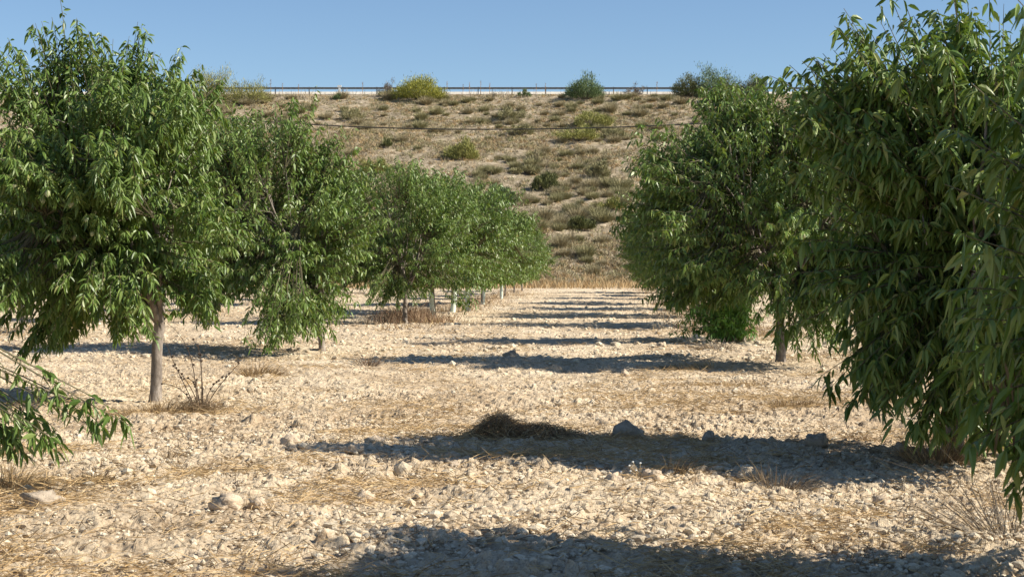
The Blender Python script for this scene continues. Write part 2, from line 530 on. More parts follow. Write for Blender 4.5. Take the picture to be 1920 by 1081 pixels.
# ---------------------------------------------------------------- almond trees
def tree_meshes(name, seed, H, c, r, zlow, n_tw, n_lf, lod, trunk_h=.8, trunk_r=.062, lean=(0, 0), spikes=26, Lleaf=.102,
                lump=.22, extra=None, n_fruit=0, spike_pts=None, skirt=None, dark=None):
    g = np.random.default_rng(seed)
    c = np.array(c, float); r = np.array(r, float)          # crown centre, radii
    tb = MB()
    # trunk
    K = 9
    t = np.linspace(0, 1, K)
    tp = np.stack([lean[0] * t ** 1.2 + .012 * np.sin(t * 5 + seed), lean[1] * t + .012 * np.cos(t * 4 + seed), -.08 + t * (trunk_h + .08)], -1)
    tr = trunk_r * (1.0 - .22 * t + .55 * np.exp(-t * 13) + .10 * t ** 6)
    tubes(tb, tp, tr, 14)
    top = tp[-1]
    nodes = []; nrad = []
    nl = 5
    a0 = g.random() * 6.28
    for k in range(nl):
        a = a0 + k * 6.283 / nl + g.normal() * .2
        end = c + np.array([math.cos(a) * r[0] * .55, math.sin(a) * r[1] * .55, r[2] * g.uniform(.35, .75)])
        mid = top * .5 + end * .5 + np.array([math.cos(a) * .16, math.sin(a) * .16, -.12])
        tt = np.linspace(0, 1, 10)[:, None]
        p = (1 - tt) ** 2 * (top - [0, 0, .03]) + 2 * tt * (1 - tt) * mid + tt ** 2 * end
        p[2:] += g.normal(size=(8, 3)) * .02
        rr = trunk_r * (.58 - .46 * tt[:, 0])
        tubes(tb, p, rr, 8)
        nodes += list(p[2:]); nrad += list(rr[2:])
        for j in range(9):
            i0 = g.integers(1, 9)
            a2 = a + g.normal() * .75
            el = g.uniform(-.35, 1.2)
            e = c + np.array([math.cos(a2) * math.cos(el) * r[0], math.sin(a2) * math.cos(el) * r[1], math.sin(el) * (r[2] if el > 0 else (c[2] - zlow))]) * g.uniform(.6, .82)
            s = p[i0]
            mm = (s + e) / 2 + [0, 0, g.uniform(.02, .15)] + g.normal(size=3) * .04
            t2 = np.linspace(0, 1, 7)[:, None]
            p2 = (1 - t2) ** 2 * s + 2 * t2 * (1 - t2) * mm + t2 ** 2 * e
            r2 = rr[i0] * (.5 - .36 * t2[:, 0])
            tubes(tb, p2, np.maximum(r2, .004), 5)
            nodes += list(p2[2:]); nrad += list(r2[2:])
    nodes = np.array(nodes)
    # twig tips: lumpy shell
    d = norm(g.normal(size=(n_tw * 2, 3)))
    d = d[d[:, 2] > -.75][:n_tw]
    n_tw = len(d)
    # cheap lumpy noise over direction
    ph = g.random(6) * 6.28
    ln = sum(np.sin(d @ (norm(g.normal(size=3)) * f) + ph[k]) * w for k, (f, w) in enumerate([(3, .5), (5, .5), (8, .45), (11, .35), (15, .3), (20, .2)]))
    f = (.35 + .55 * g.random(n_tw) ** .55) * (1 + lump * .45 * ln)
    # two thirds of the tips gather in boughs, which stand out from the crown or sink into it
    nb = 60
    bd = norm(g.normal(size=(nb * 2, 3))); bd = bd[bd[:, 2] > -.85][:nb]; nb = len(bd)
    bf = g.uniform(.62, 1.14, nb)
    own = g.random(n_tw) < .68
    bi = g.integers(0, nb, n_tw)
    bs = g.normal(size=(n_tw, 3)) * [.15, .15, .14]
    d = np.where(own[:, None], bd[bi], d)
    f = np.where(own, bf[bi], f)
    rad = np.where(d[:, 2:3] > 0, r[None], np.array([[r[0], r[1], c[2] - zlow]]))
    sq = (np.abs(d) ** 2.7).sum(1) ** (-1 / 2.7)
    tips = c + d * rad * (f * np.minimum(sq, 1.2))[:, None] + bs * own[:, None]
    tips[:, 2] = np.maximum(tips[:, 2], zlow + .12 + g.random(n_tw) * .15)
    if skirt is not None:            # (angle, width, depth): part of the rim hangs lower
        for (ang, wd, dep) in skirt:
            da = np.abs((np.arctan2(tips[:, 1] - c[1], tips[:, 0] - c[0]) - ang + np.pi) % (2 * np.pi) - np.pi)
            ww = np.exp(-(da / wd) ** 2) * smooth(.9, -.1, (tips[:, 2] - zlow) / (c[2] - zlow)) * (d[:, 2] < .2)
            tips[:, 2] -= ww * dep
    if extra is not None:
        e = []
        for (x, y, z, s, n) in extra:
            e.append(np.array([x, y, z]) + g.normal(size=(n, 3)) * s)
        tips = np.concatenate([tips] + e)
    is_sp = np.zeros(len(tips), bool)
    sp = []
    if spikes:
        a = g.random(spikes) * 6.28; rr_ = np.sqrt(g.random(spikes)) * .8
        sp.append(np.stack([c[0] + np.cos(a) * rr_ * r[0], c[1] + np.sin(a) * rr_ * r[1],
                            c[2] + r[2] * np.sqrt(1 - rr_ ** 2) * g.uniform(1.0, 1.17, spikes)], -1))
    if spike_pts is not None:
        for (x, y, z, s, n) in spike_pts:
            sp.append(np.array([x, y, z]) + g.normal(size=(n, 3)) * [s, s, s * 1.3])
    if sp:
        sp = np.concatenate(sp)
        tips = np.concatenate([tips, sp]); is_sp = np.concatenate([is_sp, np.ones(len(sp), bool)])
    tips[:, 2] = np.maximum(tips[:, 2], .10)
    n = len(tips)
    out = norm(tips - (c - [0, 0, r[2] * .3]))
    anch = tips - out * np.where(is_sp, .75, .5)[:, None] - [0, 0, .05]
    dist = np.linalg.norm(anch[:, None] - nodes[None], axis=2)
    near = nodes[np.argmin(dist, 1)]
    up = np.where(is_sp, .25, .02 + .2 * g.random(n))
    # path: node -> arch -> tip (droops at end unless a spike)
    q1 = (near + anch) / 2 + [0, 0, .03]
    q2 = anch
    q3 = (anch * .45 + tips * .55) + np.stack([0 * up, 0 * up, np.where(is_sp, .03, up * .55)], -1)
    q4 = tips
    ctrl = np.stack([near, q1, q2, q3, q4], 1)
    tt = np.linspace(0, 1, 10)
    # catmull-rom-ish by bezier of degree 4
    B = np.stack([math.comb(4, k) * (1 - tt) ** (4 - k) * tt ** k for k in range(5)], 1)
    path = np.einsum('tk,nkd->ntd', B, ctrl)
    cb = MB()
    rr = np.linspace(.0075, .0018, 10)[None] * np.ones((n, 1))
    tubes(cb, path, rr, 4 if lod < 2 else 3, mat=0)
    # leaves
    per = max(6, int(n_lf * 1.2 / n))
    u = g.random((n, per)) ** .62
    u = np.where(is_sp[:, None], u * .6 + .4, u * .62 + .38)
    keep = g.random((n, per)) < np.where(is_sp, .62, 1.0)[:, None]
    idx = np.minimum((u * 9).astype(int), 8); fr = u * 9 - idx
    nn = np.arange(n)[:, None]
    P = path[nn, idx] * (1 - fr[..., None]) + path[nn, idx + 1] * fr[..., None]
    T = norm(path[nn, idx + 1] - path[nn, idx])
    az = g.random((n, per)) * 6.283
    rv = np.stack([np.cos(az), np.sin(az), 0 * az], -1)
    dn = np.array([0, 0, -1.0])
    stiff = g.random((n, per, 1))
    D_ = norm(rv * (.50 + .5 * stiff) + T * .28 + dn * (.8 - .75 * stiff) + g.normal(size=P.shape) * .32)
    P, D_, T = P[keep], D_[keep], T[keep]
    m = len(P)
    side = norm(np.cross(D_, norm(T * .5 + g.normal(size=(m, 3)))))
    L = Lleaf * (.42 + .72 * g.random(m)); W = L * (.25 + .09 * g.random(m))
    if lod == 2: W = W * 1.25
    P = P + D_ * .012
    blades(cb, P, D_, side, L * .80, W * .97, .25 + .7 * g.random(m), lod=lod, mat=1)
    if dark is not None:
        for (x, y, z, s, k) in dark:        # a withered cluster
            pp = np.array([x, y, z]) + g.normal(size=(k, 3)) * s
            dd = norm(g.normal(size=(k, 3)) * .4 + dn)
            blades(cb, pp, dd, norm(g.normal(size=(k, 3))), .10, .014, .2, lod=1, mat=2)
    trunk = tb.mesh("trunk", [M_BARK], smooth=True)
    crown = cb.mesh("crown", [M_TWIG, M_LEAF, M_DRYLEAF])
    fr_pts = []
    if n_fruit:
        cand = path[~is_sp][:, 7]
        oo = out[~is_sp]
        sel = np.argsort(-(oo @ np.array([-0.05, -1.0, -.1])) + g.random(len(oo)) * .6)[:n_fruit]
        for s_ in sel:
            fr_pts.append(cand[s_] + oo[s_] * .12 + [0, -.05, -.03])
    return trunk, crown, fr_pts


def fruit_mesh():
    b = MB(); K, S = 8, 10
    V = []
    for i_ in range(K + 1):
        v = i_ / K * math.pi
        for s_ in range(S):
            a = s_ / S * 6.283
            rx = .017 * math.sin(v) * (1 + .12 * math.cos(a)); ry = .013 * math.sin(v)
            V.append([rx * math.cos(a), ry * math.sin(a), -.024 * math.cos(v) * (1 + .1 * math.cos(v)) - .024])
    q = [[i_ * S + s_, i_ * S + (s_ + 1) % S, (i_ + 1) * S + (s_ + 1) % S, (i_ + 1) * S + s_] for i_ in range(K) for s_ in range(S)]
    b.add(V, q)
    tubes(b, [[0, 0, .02], [0, .002, .0]], [.0015, .002], 5)
    return b.mesh("almond", [M_FRUIT], smooth=True)


FRUIT = fruit_mesh()
RF = np.random.default_rng(5)


def place_tree(meshes, x, y, label, rot=0.0, s=1.0, group="almond trees planted in rows", tube=False):
    tr, cr, fr = meshes
    e = link("almond_tree", None)
    e.location = (x, y, gz(x, y)); e.rotation_euler = (0, 0, rot); e.scale = (s, s, s)
    tag(e, label, "tree", group)
    link("trunk", tr, e); link("crown", cr, e)
    for p in fr:
        o = link("almond", FRUIT, e); o.location = p
        o.rotation_euler = (RF.normal() * .5, RF.normal() * .5, RF.random() * 6); k = RF.uniform(1.0, 1.5); o.scale = (k, k, k)
    if tube:
        o = link("guard_tube", TUBE, e)
        o.rotation_euler = (RF.normal() * .04, RF.normal() * .04, 0)
    return e


tbm = MB()
for (r0, r1) in ((.075, .075),):
    ang = np.linspace(0, 2 * np.pi, 21)[:-1]
    rings = [(.068, -.03), (.064, .25), (.065, .52), (.063, .58), (.058, .58), (.058, .40)]
    V = [[r * math.cos(a) * (1 + .008 * math.sin(3 * a + z * 4)), r * math.sin(a), z] for (r, z) in rings for a in ang]
    q = [[k * 20 + s, k * 20 + (s + 1) % 20, (k + 1) * 20 + (s + 1) % 20, (k + 1) * 20 + s] for k in range(5) for s in range(20)]
    tbm.add(V, q)
TUBE = tbm.mesh("guard_tube", [M_TUBE], smooth=True)

RR = dict(spikes=24)
# -- the left row
X, Y = at_ground(287, 748)
t1 = tree_meshes("t", 101, 3.9, (-.50, 0, 2.05), (1.25, 1.4, 1.28), .45, 1750, 60000, 0, trunk_h=.80, trunk_r=.060, lean=(.075, 0),
                 spikes=14, n_fruit=26, lump=.2, skirt=[(math.pi, .7, .28), (-2.4, .5, .2)],
                 spike_pts=[(-.98, -.1, 3.55, .13, 16), (-.08, 0, 3.5, .13, 16), (.22, .1, 3.3, .10, 8), (-.55, 0, 3.4, .14, 8), (-1.3, -.1, 3.0, .10, 6)],
                 extra=[(-.98, 0, 3.25, .17, 30), (-.15, 0, 3.2, .2, 45), (.55, -.4, 1.2, .16, 16), (.62, -.3, .95, .1, 8)])
place_tree(t1, X, Y, "almond tree with a bare slender grey trunk and twin leafy peaks against the sky")
X, Y = at_ground(603, 660)
t2 = tree_meshes("t", 102, 3.6, (-.75, 0, 1.9), (1.45, 1.5, 1.6), .35, 1550, 48000, 1, trunk_h=.7, trunk_r=.05, lean=(-.03, 0), n_fruit=10,
                 spikes=34, lump=.24, skirt=[(-1.3, .9, .45)], extra=[(-.45, -1.1, .75, .18, 30), (-.3, -1.2, .35, .12, 16), (.20, 0, 2.75, .24, 75), (.35, 0, 3.05, .15, 14), (-1.6, 0, 2.8, .2, 24), (-1.95, 0, 3.0, .25, 60), (-1.7, 0, 3.35, .18, 40), (-1.2, 0, 3.15, .25, 60), (-.3, 0, 3.1, .25, 60), (.25, 0, 2.3, .25, 40), (.45, 0, 2.5, .2, 50), (.5, 0, 1.8, .22, 50), (-2.0, 0, 2.5, .2, 30), (-.1, -1.0, .6, .15, 30), (-.5, -2.0, .28, .13, 24), (-.55, -1.8, .75, .2, 34), (-.15, -1.9, .5, .16, 22), (-1.7, -.5, .7, .2, 40), (-.45, -1.2, .38, .14, 34), (-.12, -1.0, .34, .12, 26), (.05, -.7, .55, .2, 30), (.2, -.5, 1.0, .25, 40), (-.5, -1.0, .9, .25, 40), (-1.9, -.2, 1.6, .3, 60)],
                 spike_pts=[(-1.65, 0, 3.35, .12, 8), (.30, 0, 3.3, .1, 7), (-.35, 0, 3.5, .1, 6)])
place_tree(t2, X, Y, "almond tree whose foliage hangs to the ground just behind the first left trunk")
X, Y = at_ground(760, 606)
t3 = tree_meshes("t", 103, 3.4, (-.12, 0, 1.98), (1.78, 1.6, 1.62), .22, 1500, 38000, 1, trunk_h=.75, trunk_r=.06, spikes=36, lump=.2)
place_tree(t3, X, Y, "almond tree with a dark unguarded trunk in dry grass, before the guard tubes")
# -- far prototypes
P1 = tree_meshes("t", 201, 3.2, (.0, 0, 1.85), (1.5, 1.5, 1.3), .5, 1150, 23000, 2, trunk_h=.7, trunk_r=.05, spikes=30)
P2 = tree_meshes("t", 202, 3.3, (.1, 0, 1.9), (1.45, 1.6, 1.35), .5, 1150, 23000, 2, trunk_h=.7, trunk_r=.045, spikes=30)
P3 = tree_meshes("t", 203, 3.2, (-.1, .1, 1.85), (1.6, 1.4, 1.3), .5, 1150, 23000, 2, trunk_h=.7, trunk_r=.05, spikes=30)
PR = [P1, P2, P3]
ordw = ["first", "second", "third", "fourth", "fifth"]
for k, (px, py) in enumerate([(812, 597), (849, 589), (878, 583), (905, 572), (940, 561)]):
    X, Y = at_ground(px, py)
    place_tree(PR[k % 3], X, Y, "left row almond tree in a pale green guard tube, %s tube from the front" % ordw[k], rot=k * 1.3, s=[1.12, 1.1, 1.08, 1.04, 1.0][k], tube=True)
for k, Dk in enumerate([68, 74.5, 81]):
    X = -4.49 + ROWX * Dk
    place_tree(PR[(k + 1) % 3], X, Dk, "%s of the last three low almond trees at the far end of the left row" % ["first", "middle", "last"][k], rot=2 + k * 1.7, s=[.98, .95, .95][k])
# -- the tree off to the left whose lowest branch reaches in
X, Y = -3.95, 9.0
t0 = tree_meshes("t", 104, 3.3, (-.25, 0, 2.0), (.95, 1.2, 1.3), .7, 750, 20000, 0, trunk_h=.8, spikes=12,
                 extra=[(1.0, .1, .30, .06, 5), (1.15, .05, .28, .06, 5), (1.35, .0, .32, .05, 4), (1.6, -.05, .36, .04, 3), (1.8, -.05, .40, .03, 2), (1.5, -.3, .26, .04, 2)])
place_tree(t0, X, Y, "almond tree at the left edge with one low branch reaching over the soil")
# -- the right row
X, Y = at_ground(1787, 866)
t5 = tree_meshes("t", 105, 4.0, (.30, 0, 1.70), (.98, 1.25, 1.12), .32, 1400, 46000, 0, trunk_h=.7, trunk_r=.07, lean=(.1, 0), n_fruit=16, spikes=26, Lleaf=.112,
                 lump=.2, skirt=[(math.pi, .7, .15), (-2.3, .5, .25)], extra=[(-.85, 0, 2.4, .17, 34), (-.75, 0, 2.0, .18, 30), (-.78, 0, 1.2, .2, 40), (0, -.4, .6, .25, 70), (.4, -.3, .5, .2, 40), (-.6, -.5, .55, .12, 16), (-.5, -.2, 2.5, .12, 24)], spike_pts=[(-1.0, 0, 2.55, .10, 10), (-.75, 0, 2.75, .10, 9), (-.5, 0, 2.9, .12, 7), (.1, 0, 3.0, .15, 8)])
place_tree(t5, X, Y, "large dark almond tree on the right edge, its drooping left side hanging near the soil")
X, Y = at_ground(2270, 1149)
t6 = tree_meshes("t", 106, 3.5, (.16, 0, 1.5), (.80, .9, 1.3), .36, 1250, 37000, 0, trunk_h=.6, trunk_r=.07, lean=(.1, 0), n_fruit=9, spikes=12, Lleaf=.112, lump=.22,
                 extra=[(-.66, -.1, .62, .10, 16), (-.72, .1, .85, .12, 16), (-.7, 0, 1.3, .15, 14), (-.58, 0, .48, .08, 12)], dark=[(-.6, .05, .78, .12, 120)])
place_tree(t6, X, Y, "nearest almond tree, cut by the right edge, with withered leaves low down")
X, Y = at_ground(1463, 683)
t7 = tree_meshes("t", 107, 3.9, (.1, 0, 2.1), (1.85, 1.7, 1.5), .60, 2000, 68000, 1, trunk_h=.9, trunk_r=.065, n_fruit=14, spikes=34, lump=.2,
                 extra=[(.5, -1.0, .75, .25, 50), (.0, -1.2, .35, .14, 9), (-.2, -1.2, .25, .06, 3), (.5, -1.1, .5, .15, 8), (-1.0, 0, 2.95, .22, 50), (.7, .2, 3.35, .25, 70), (.1, 0, 3.35, .2, 50), (-.4, 0, 3.45, .16, 30), (-1.6, 0, 2.7, .25, 50), (-1.9, 0, 2.0, .2, 36), (-.25, -1.3, .8, .2, 30), (.3, -1.2, .7, .16, 24), (1.25, .2, 3.0, .25, 60), (-.5, 0, 3.3, .2, 40)], spike_pts=[(-1.05, 0, 3.3, .12, 8)])
place_tree(t7, X, Y, "wide dark almond tree on the right with a pale trunk behind a hanging twig")
X, Y = at_ground(1389, 642)
t8 = tree_meshes("t", 108, 4.0, (.0, 0, 2.1), (1.65, 1.6, 1.6), .40, 1500, 42000, 1, trunk_h=.8, trunk_r=.06, spikes=30)
e8 = place_tree(t8, X, Y, "almond tree behind the pale right trunk, with a bright leafy sucker clump at its foot")
g = np.random.default_rng(77)
b = MB()
n = 230
tip = np.stack([g.normal(-.42, .42, n), g.normal(-.45, .25, n), np.abs(g.normal(.55, .3, n)) + .1], -1)
root = np.stack([g.normal(-.18, .16, n), g.normal(-.2, .08, n), 0 * tip[:, 0]], -1)
tt = np.linspace(0, 1, 6)[None, :, None]
path = root[:, None] * (1 - tt) + tip[:, None] * tt + np.array([0, 0, .15]) * np.sin(tt * 3.14)
tubes(b, path, np.full((n, 6), .003), 3, 0)
u = g.random((n, 22)) * .75 + .25
ix = np.minimum((u * 5).astype(int), 4)
P = path[np.arange(n)[:, None], ix].reshape(-1, 3) + g.normal(size=(n * 22, 3)) * .03
dd = norm(g.normal(size=P.shape) * .5 + [0, -.1, -.5])
blades(b, P, dd, norm(g.normal(size=P.shape)), .10, .024, .3, 1, 1)
b.obj("sucker_shoots", [M_TWIG, M_LEAFY], e8)
ordr = ["third", "fourth", "fifth", "sixth", "seventh", "eighth", "ninth"]
for k, Dk in enumerate([34.5, 41, 48, 55, 62.5, 70, 77.5]):
    X = 2.25 + ROWX * Dk
    place_tree(PR[(k + 2) % 3], X, Dk, "right row almond tree, %s one behind the pale trunk" % ordr[k] if k else
               "right row almond tree just behind the one with the leafy suckers", rot=1 + k * 2.1, s=[1.14, 1.12, 1.1, 1.1, 1.08, 1.05, 1.02][k])
# -- next row to the left, seen in the gaps below the crowns
for k, Dk in enumerate([31, 38.5, 46, 53.5, 61, 68.5, 76]):
    X = -11.4 + ROWX * Dk
    place_tree(PR[k % 3], X, Dk, "almond tree of the second row to the left, glimpsed behind the left row", rot=.4 + k * 1.9, s=1.0, tube=(k in (1, 3)),
               group="almond trees of the second left row")

# ---------------------------------------------------------------- loose clods on the soil
def ico(sub):
    import bmesh
    bm = bmesh.new(); bmesh.ops.create_icosphere(bm, subdivisions=sub, radius=1)
    v = np.array([v.co[:] for v in bm.verts]); f = np.array([[w.index for w in p.verts] for p in bm.faces])
    bm.free()
    return v, f


def clod_protos(sub, n, g):
    v, f = ico(sub)
    out = []
    for k in range(n):
        w = v.copy()
        for _ in range(7):           # chip flat facets off
            a = norm(g.normal(size=3)); h = g.uniform(.62, .9)
            dd = w @ a
            w = w - np.maximum(dd - h, 0)[:, None] * a
        w = w * (1 + g.normal(size=(len(w), 1)) * .13)
        w[:, 2] *= .75
        out.append(w)
    return np.array(out), f


def scatter_clods(mb, X, Y, S, sub, g):
    pv, f = clod_protos(sub, 14, g)
    n = len(X)
    k = g.integers(0, 14, n)
    V = pv[k]
    a = g.random(n) * 6.283
    ca, sa = np.cos(a)[:, None], np.sin(a)[:, None]
    sx = g.uniform(.8, 1.25, (n, 1))
    x = V[:, :, 0] * sx; y = V[:, :, 1] / sx
    V = np.stack([x * ca - y * sa, x * sa + y * ca, V[:, :, 2] * g.uniform(.7, 1.1, (n, 1))], -1) * S[:, None, None]
    Z = base_h(X, Y) + S * .22
    V = V + np.stack([X, Y, Z], -1)[:, None]
    T = (f[None] + (np.arange(n) * V.shape[1])[:, None, None]).reshape(-1, 3)
    mb.add(V.reshape(-1, 3), None, T)


def scatter_xy(n, d0, d1, g, pw=1.0, marg=.36):
    """points over the part of the field the camera's side of the orchard shows, denser near"""
    u = g.random(n)
    D_ = d0 * (d1 / d0) ** (u ** pw)
    x = (g.random(n) * 2 - 1) * (D_ * marg + .5)
    return x, D_


g = np.random.default_rng(8)
b = MB()
x, y = scatter_xy(75000, 5, 26, g)
dn = fbm(x / 1.9, y / 1.1, 41, 2)
k = g.random(len(x)) < .25 + 1.0 * smooth(.4, .62, dn)
x, y = x[k], y[k]
scatter_clods(b, x, y, .006 + .014 * g.lognormal(0, .45, len(x)) * g.random(len(x)) ** 1.6, 1, g)
x, y = scatter_xy(16000, 22, 96, g)
scatter_clods(b, x, y, np.clip(.028 * g.lognormal(0, .40, len(x)), .015, .075), 1, g)
tag(b.obj("soil_clods", [M_CLOD], smooth=False), "pale crumbled clods strewn over the tilled soil", "soil clods", kind="stuff")

# single stones one can point at: (px, py of foot, width px, height px, material, label)
stones = [
    (1180, 822, 62, 44, M_DSTONE, "grey pointed stone standing up at the back edge of the long shadow"),
    (427, 972, 58, 34, M_STONE, "pale rounded stone with a dark hollow beside it, left foreground"),
    (482, 966, 34, 26, M_STONE, "small angular cream stone just right of the hollowed stone"),
    (80, 962, 78, 36, M_DSTONE, "broad half buried brown stone at the lower left"),
    (1226, 908, 42, 28, M_STONE, "rounded sunlit clod behind the white flowers, at the shadow's front edge"),
    (1152, 920, 40, 18, M_STONE, "flat sunlit clod left of the white flowers"),
    (684, 948, 40, 28, M_STONE, "lone rounded clod in the sun at the centre left foreground"),
    (357, 812, 15, 13, M_STONE, "small round white stone on open soil below the thin grey trunk"),
    (1172, 700, 20, 15, M_STONE, "white clod at the front edge of the middle shadow"),
    (1532, 848, 44, 30, M_DSTONE, "rounded grey stone in the shade before the right tree"),
    (1330, 832, 26, 24, M_DSTONE, "small dark stone standing on the shadow's rear edge"),
    (1285, 962, 62, 12, M_STONE, "thin flat slab stone lying in the sun at the lower right"),
    (700, 838, 36, 18, M_STONE, "pale clod at the left tip of the long shadow"),
    (960, 668, 36, 18, M_DSTONE, "dark lump on the rear edge of the middle shadow"),
    (1240, 652, 18, 12, M_STONE, "small white clod in the far bright strip near the sucker clump"),
    (1655, 945, 34, 26, M_STONE, "jagged reddish clod at the right foreground beside dry stems"),
    (845, 880, 30, 14, M_DSTONE, "shaded flat clod under the brown grass heap"),
    (665, 855, 32, 18, M_STONE, "sunlit clod left of the long shadow's tip"),
    (545, 838, 40, 22, M_STONE, "low pale clod cluster stone beside a brown tuft, centre left"),
    (1690, 862, 34, 22, M_DSTONE, "dull stone in the shade under the hanging right branches"),
]
g = np.random.default_rng(31)
for (px, py, wp_, hp, mt, lab) in stones:
    x, y = at_ground(px, py)
    ppm = F / y
    pv, f = clod_protos(3, 1, g)
    v = pv[0]
    v = v + norm(v) * (fbm(v[:, 0] * 3 + 9, v[:, 1] * 3 + v[:, 2] * 2, int(px), 3)[:, None] - .5) * .7
    rz = g.random() * 0
    w, h = wp_ / ppm / 2, hp / ppm
    V = np.stack([v[:, 0] * w, v[:, 1] * w * .85, (v[:, 2] / .75 * .62 + .38) * h], -1)
    if "pointed" in lab:
        t = np.clip(V[:, 2] / h, 0, 1)
        V[:, 2] = np.minimum(V[:, 2], h * (.95 + .03 * v[:, 0])); V[:, 0] = V[:, 0] * (1.2 - .55 * t) - .03 * t; V[:, 1] *= (1.1 - .4 * t)
    b = MB(); b.add(V, None, f)
    o = b.obj("stone", [mt], smooth=True); o.location = (x, y, gz(x, y) - .008)
    tag(o, lab, "stone", "stones on the soil")

# ---------------------------------------------------------------- straw and dry grass
def straw_litter(mb, x, y, g, L=(.12, .35), W=.004, lift=.03, mat=0, az=None):
    n = len(x)
    a = g.random(n) * 6.283 if az is None else az + g.normal(size=n) * .5
    d = norm(np.stack([np.cos(a), np.sin(a), g.normal(size=n) * .28 + .1], -1))
    P = np.stack([x, y, base_h(x, y) + lift * (.4 + g.random(n))], -1)
    blades(mb, P, d, np.tile([0, 0, 1.], (n, 1)) + g.normal(size=(n, 3)) * .5, g.uniform(L[0], L[1], n), W * g.uniform(.7, 1.4, n), g.uniform(0, .2, n), 3, mat)


g = np.random.default_rng(51)
b = MB()
x, y = scatter_xy(230000, 5.5, 50, g, 1.0, .34)
pn = fbm(x / .9 + 3, y / 1.1, 141, 4)
band = np.exp(-((y - 17) / 4.) ** 2) * (x > 1) * .10 + np.exp(-((y - 9.2) / 1.) ** 2) * (x < -.2) * .10 + np.exp(-((y - 14) / 3.) ** 2) * .05
k = g.random(len(x)) < (smooth(.53, .69, pn + band) * .8 + .05) * (1 - .4 * smooth(7.6, 6.8, y))
x, y = x[k], y[k]
straw_litter(b, x, y, g, (.05, .18), .0034, .03)
tag(b.obj("straw_litter", [M_STRAW]), "thin golden straw lying in patches over the soil", "straw", kind="stuff")

b = MB()
x, y = scatter_xy(60000, 5.5, 60, g, 1.1, .34)
pn = fbm(x / .8 + 30, y / .6, 151, 3)
k = g.random(len(x)) < smooth(.47, .68, pn) * .8 + .03
x, y = x[k], y[k]
n = len(x)
d = norm(g.normal(size=(n, 3)) * [1, 1, .35] + [0, 0, .3])
blades(b, np.stack([x, y, base_h(x, y) + .01], -1), d, norm(g.normal(size=(n, 3))), g.uniform(.04, .15, n), .0045, g.uniform(.1, .5, n), 3, 0)
tag(b.obj("withered_weeds", [M_STRAWD]), "low brown withered weeds among the clods", "dry weeds", kind="stuff")

# upright dry grass under the rows and at the foot of the hill
b = MB()
def stand(x, y, h0, h1, w, g, mat=0, spread=.35):
    n = len(x)
    d = norm(np.stack([g.normal(size=n) * spread, g.normal(size=n) * spread, np.ones(n)], -1))
    blades(b, np.stack([x, y, base_h(x, y) - .02], -1), d, norm(g.normal(size=(n, 3)) * [1, .4, .1]), g.uniform(h0, h1, n), w, g.uniform(0, .35, n), 3, mat)
n = 16000
y = g.uniform(90, 104, n); x = g.uniform(-26, 42, n)
k = g.random(n) < .3 + .7 * smooth(88, 97, y)
stand(x[k], y[k], .25, .75, .035, g)
for X0, d0, d1, nn_, dens in ((-4.49, 31, 84, 4200, .6), (2.25, 29, 90, 8000, .6), (-11.4, 27, 80, 3000, .6)):
    y = d0 * (d1 / d0) ** g.random(nn_)
    x = X0 + ROWX * y + g.normal(size=nn_) * dens
    k = g.random(nn_) < smooth(.38, .6, fbm(x / 1.0, y / 2.2, 161, 2))
    kk = g.random(len(x)) < .5
    stand(x[k & kk], y[k & kk], .08, .34, .012, g, 0, .6); stand(x[k & ~kk], y[k & ~kk], .08, .42, .010, g, 1, .6)
n = 1200
x = g.normal(0, .45, n) + at_ground(770, 603)[0]; y = g.normal(0, .6, n) + at_ground(770, 603)[1]
stand(x, y, .2, .6, .010, g, 1, .4)
tag(b.obj("dry_grass", [M_STRAW, M_RED]), "tall yellow dry grass under the rows and along the foot of the hill", "dry grass", kind="stuff")


def tuft_mesh(seed, n, h, r, w, mats, droop=(.2, .8), spread=.8, lie=0, mat2=.0, lod=3):
    g = np.random.default_rng(seed)
    b = MB()
    a = g.random(n) * 6.283; rr = np.sqrt(g.random(n)) * r
    P = np.stack([np.cos(a) * rr, np.sin(a) * rr, -.03 + 0 * a], -1)
    d = norm(np.stack([np.cos(a) * rr / r * spread + g.normal(size=n) * .25 + lie, np.sin(a) * rr / r * spread + g.normal(size=n) * .25, np.ones(n)], -1))
    mi = (g.random(n) < mat2)
    for q in (0, 1):
        k = mi == bool(q)
        if k.any():
            blades(b, P[k], d[k], norm(g.normal(size=(k.sum(), 3))), g.uniform(.5, 1.1, k.sum()) * h, w, g.uniform(*droop, k.sum()), lod, q)
    return b.mesh("tuft", mats)


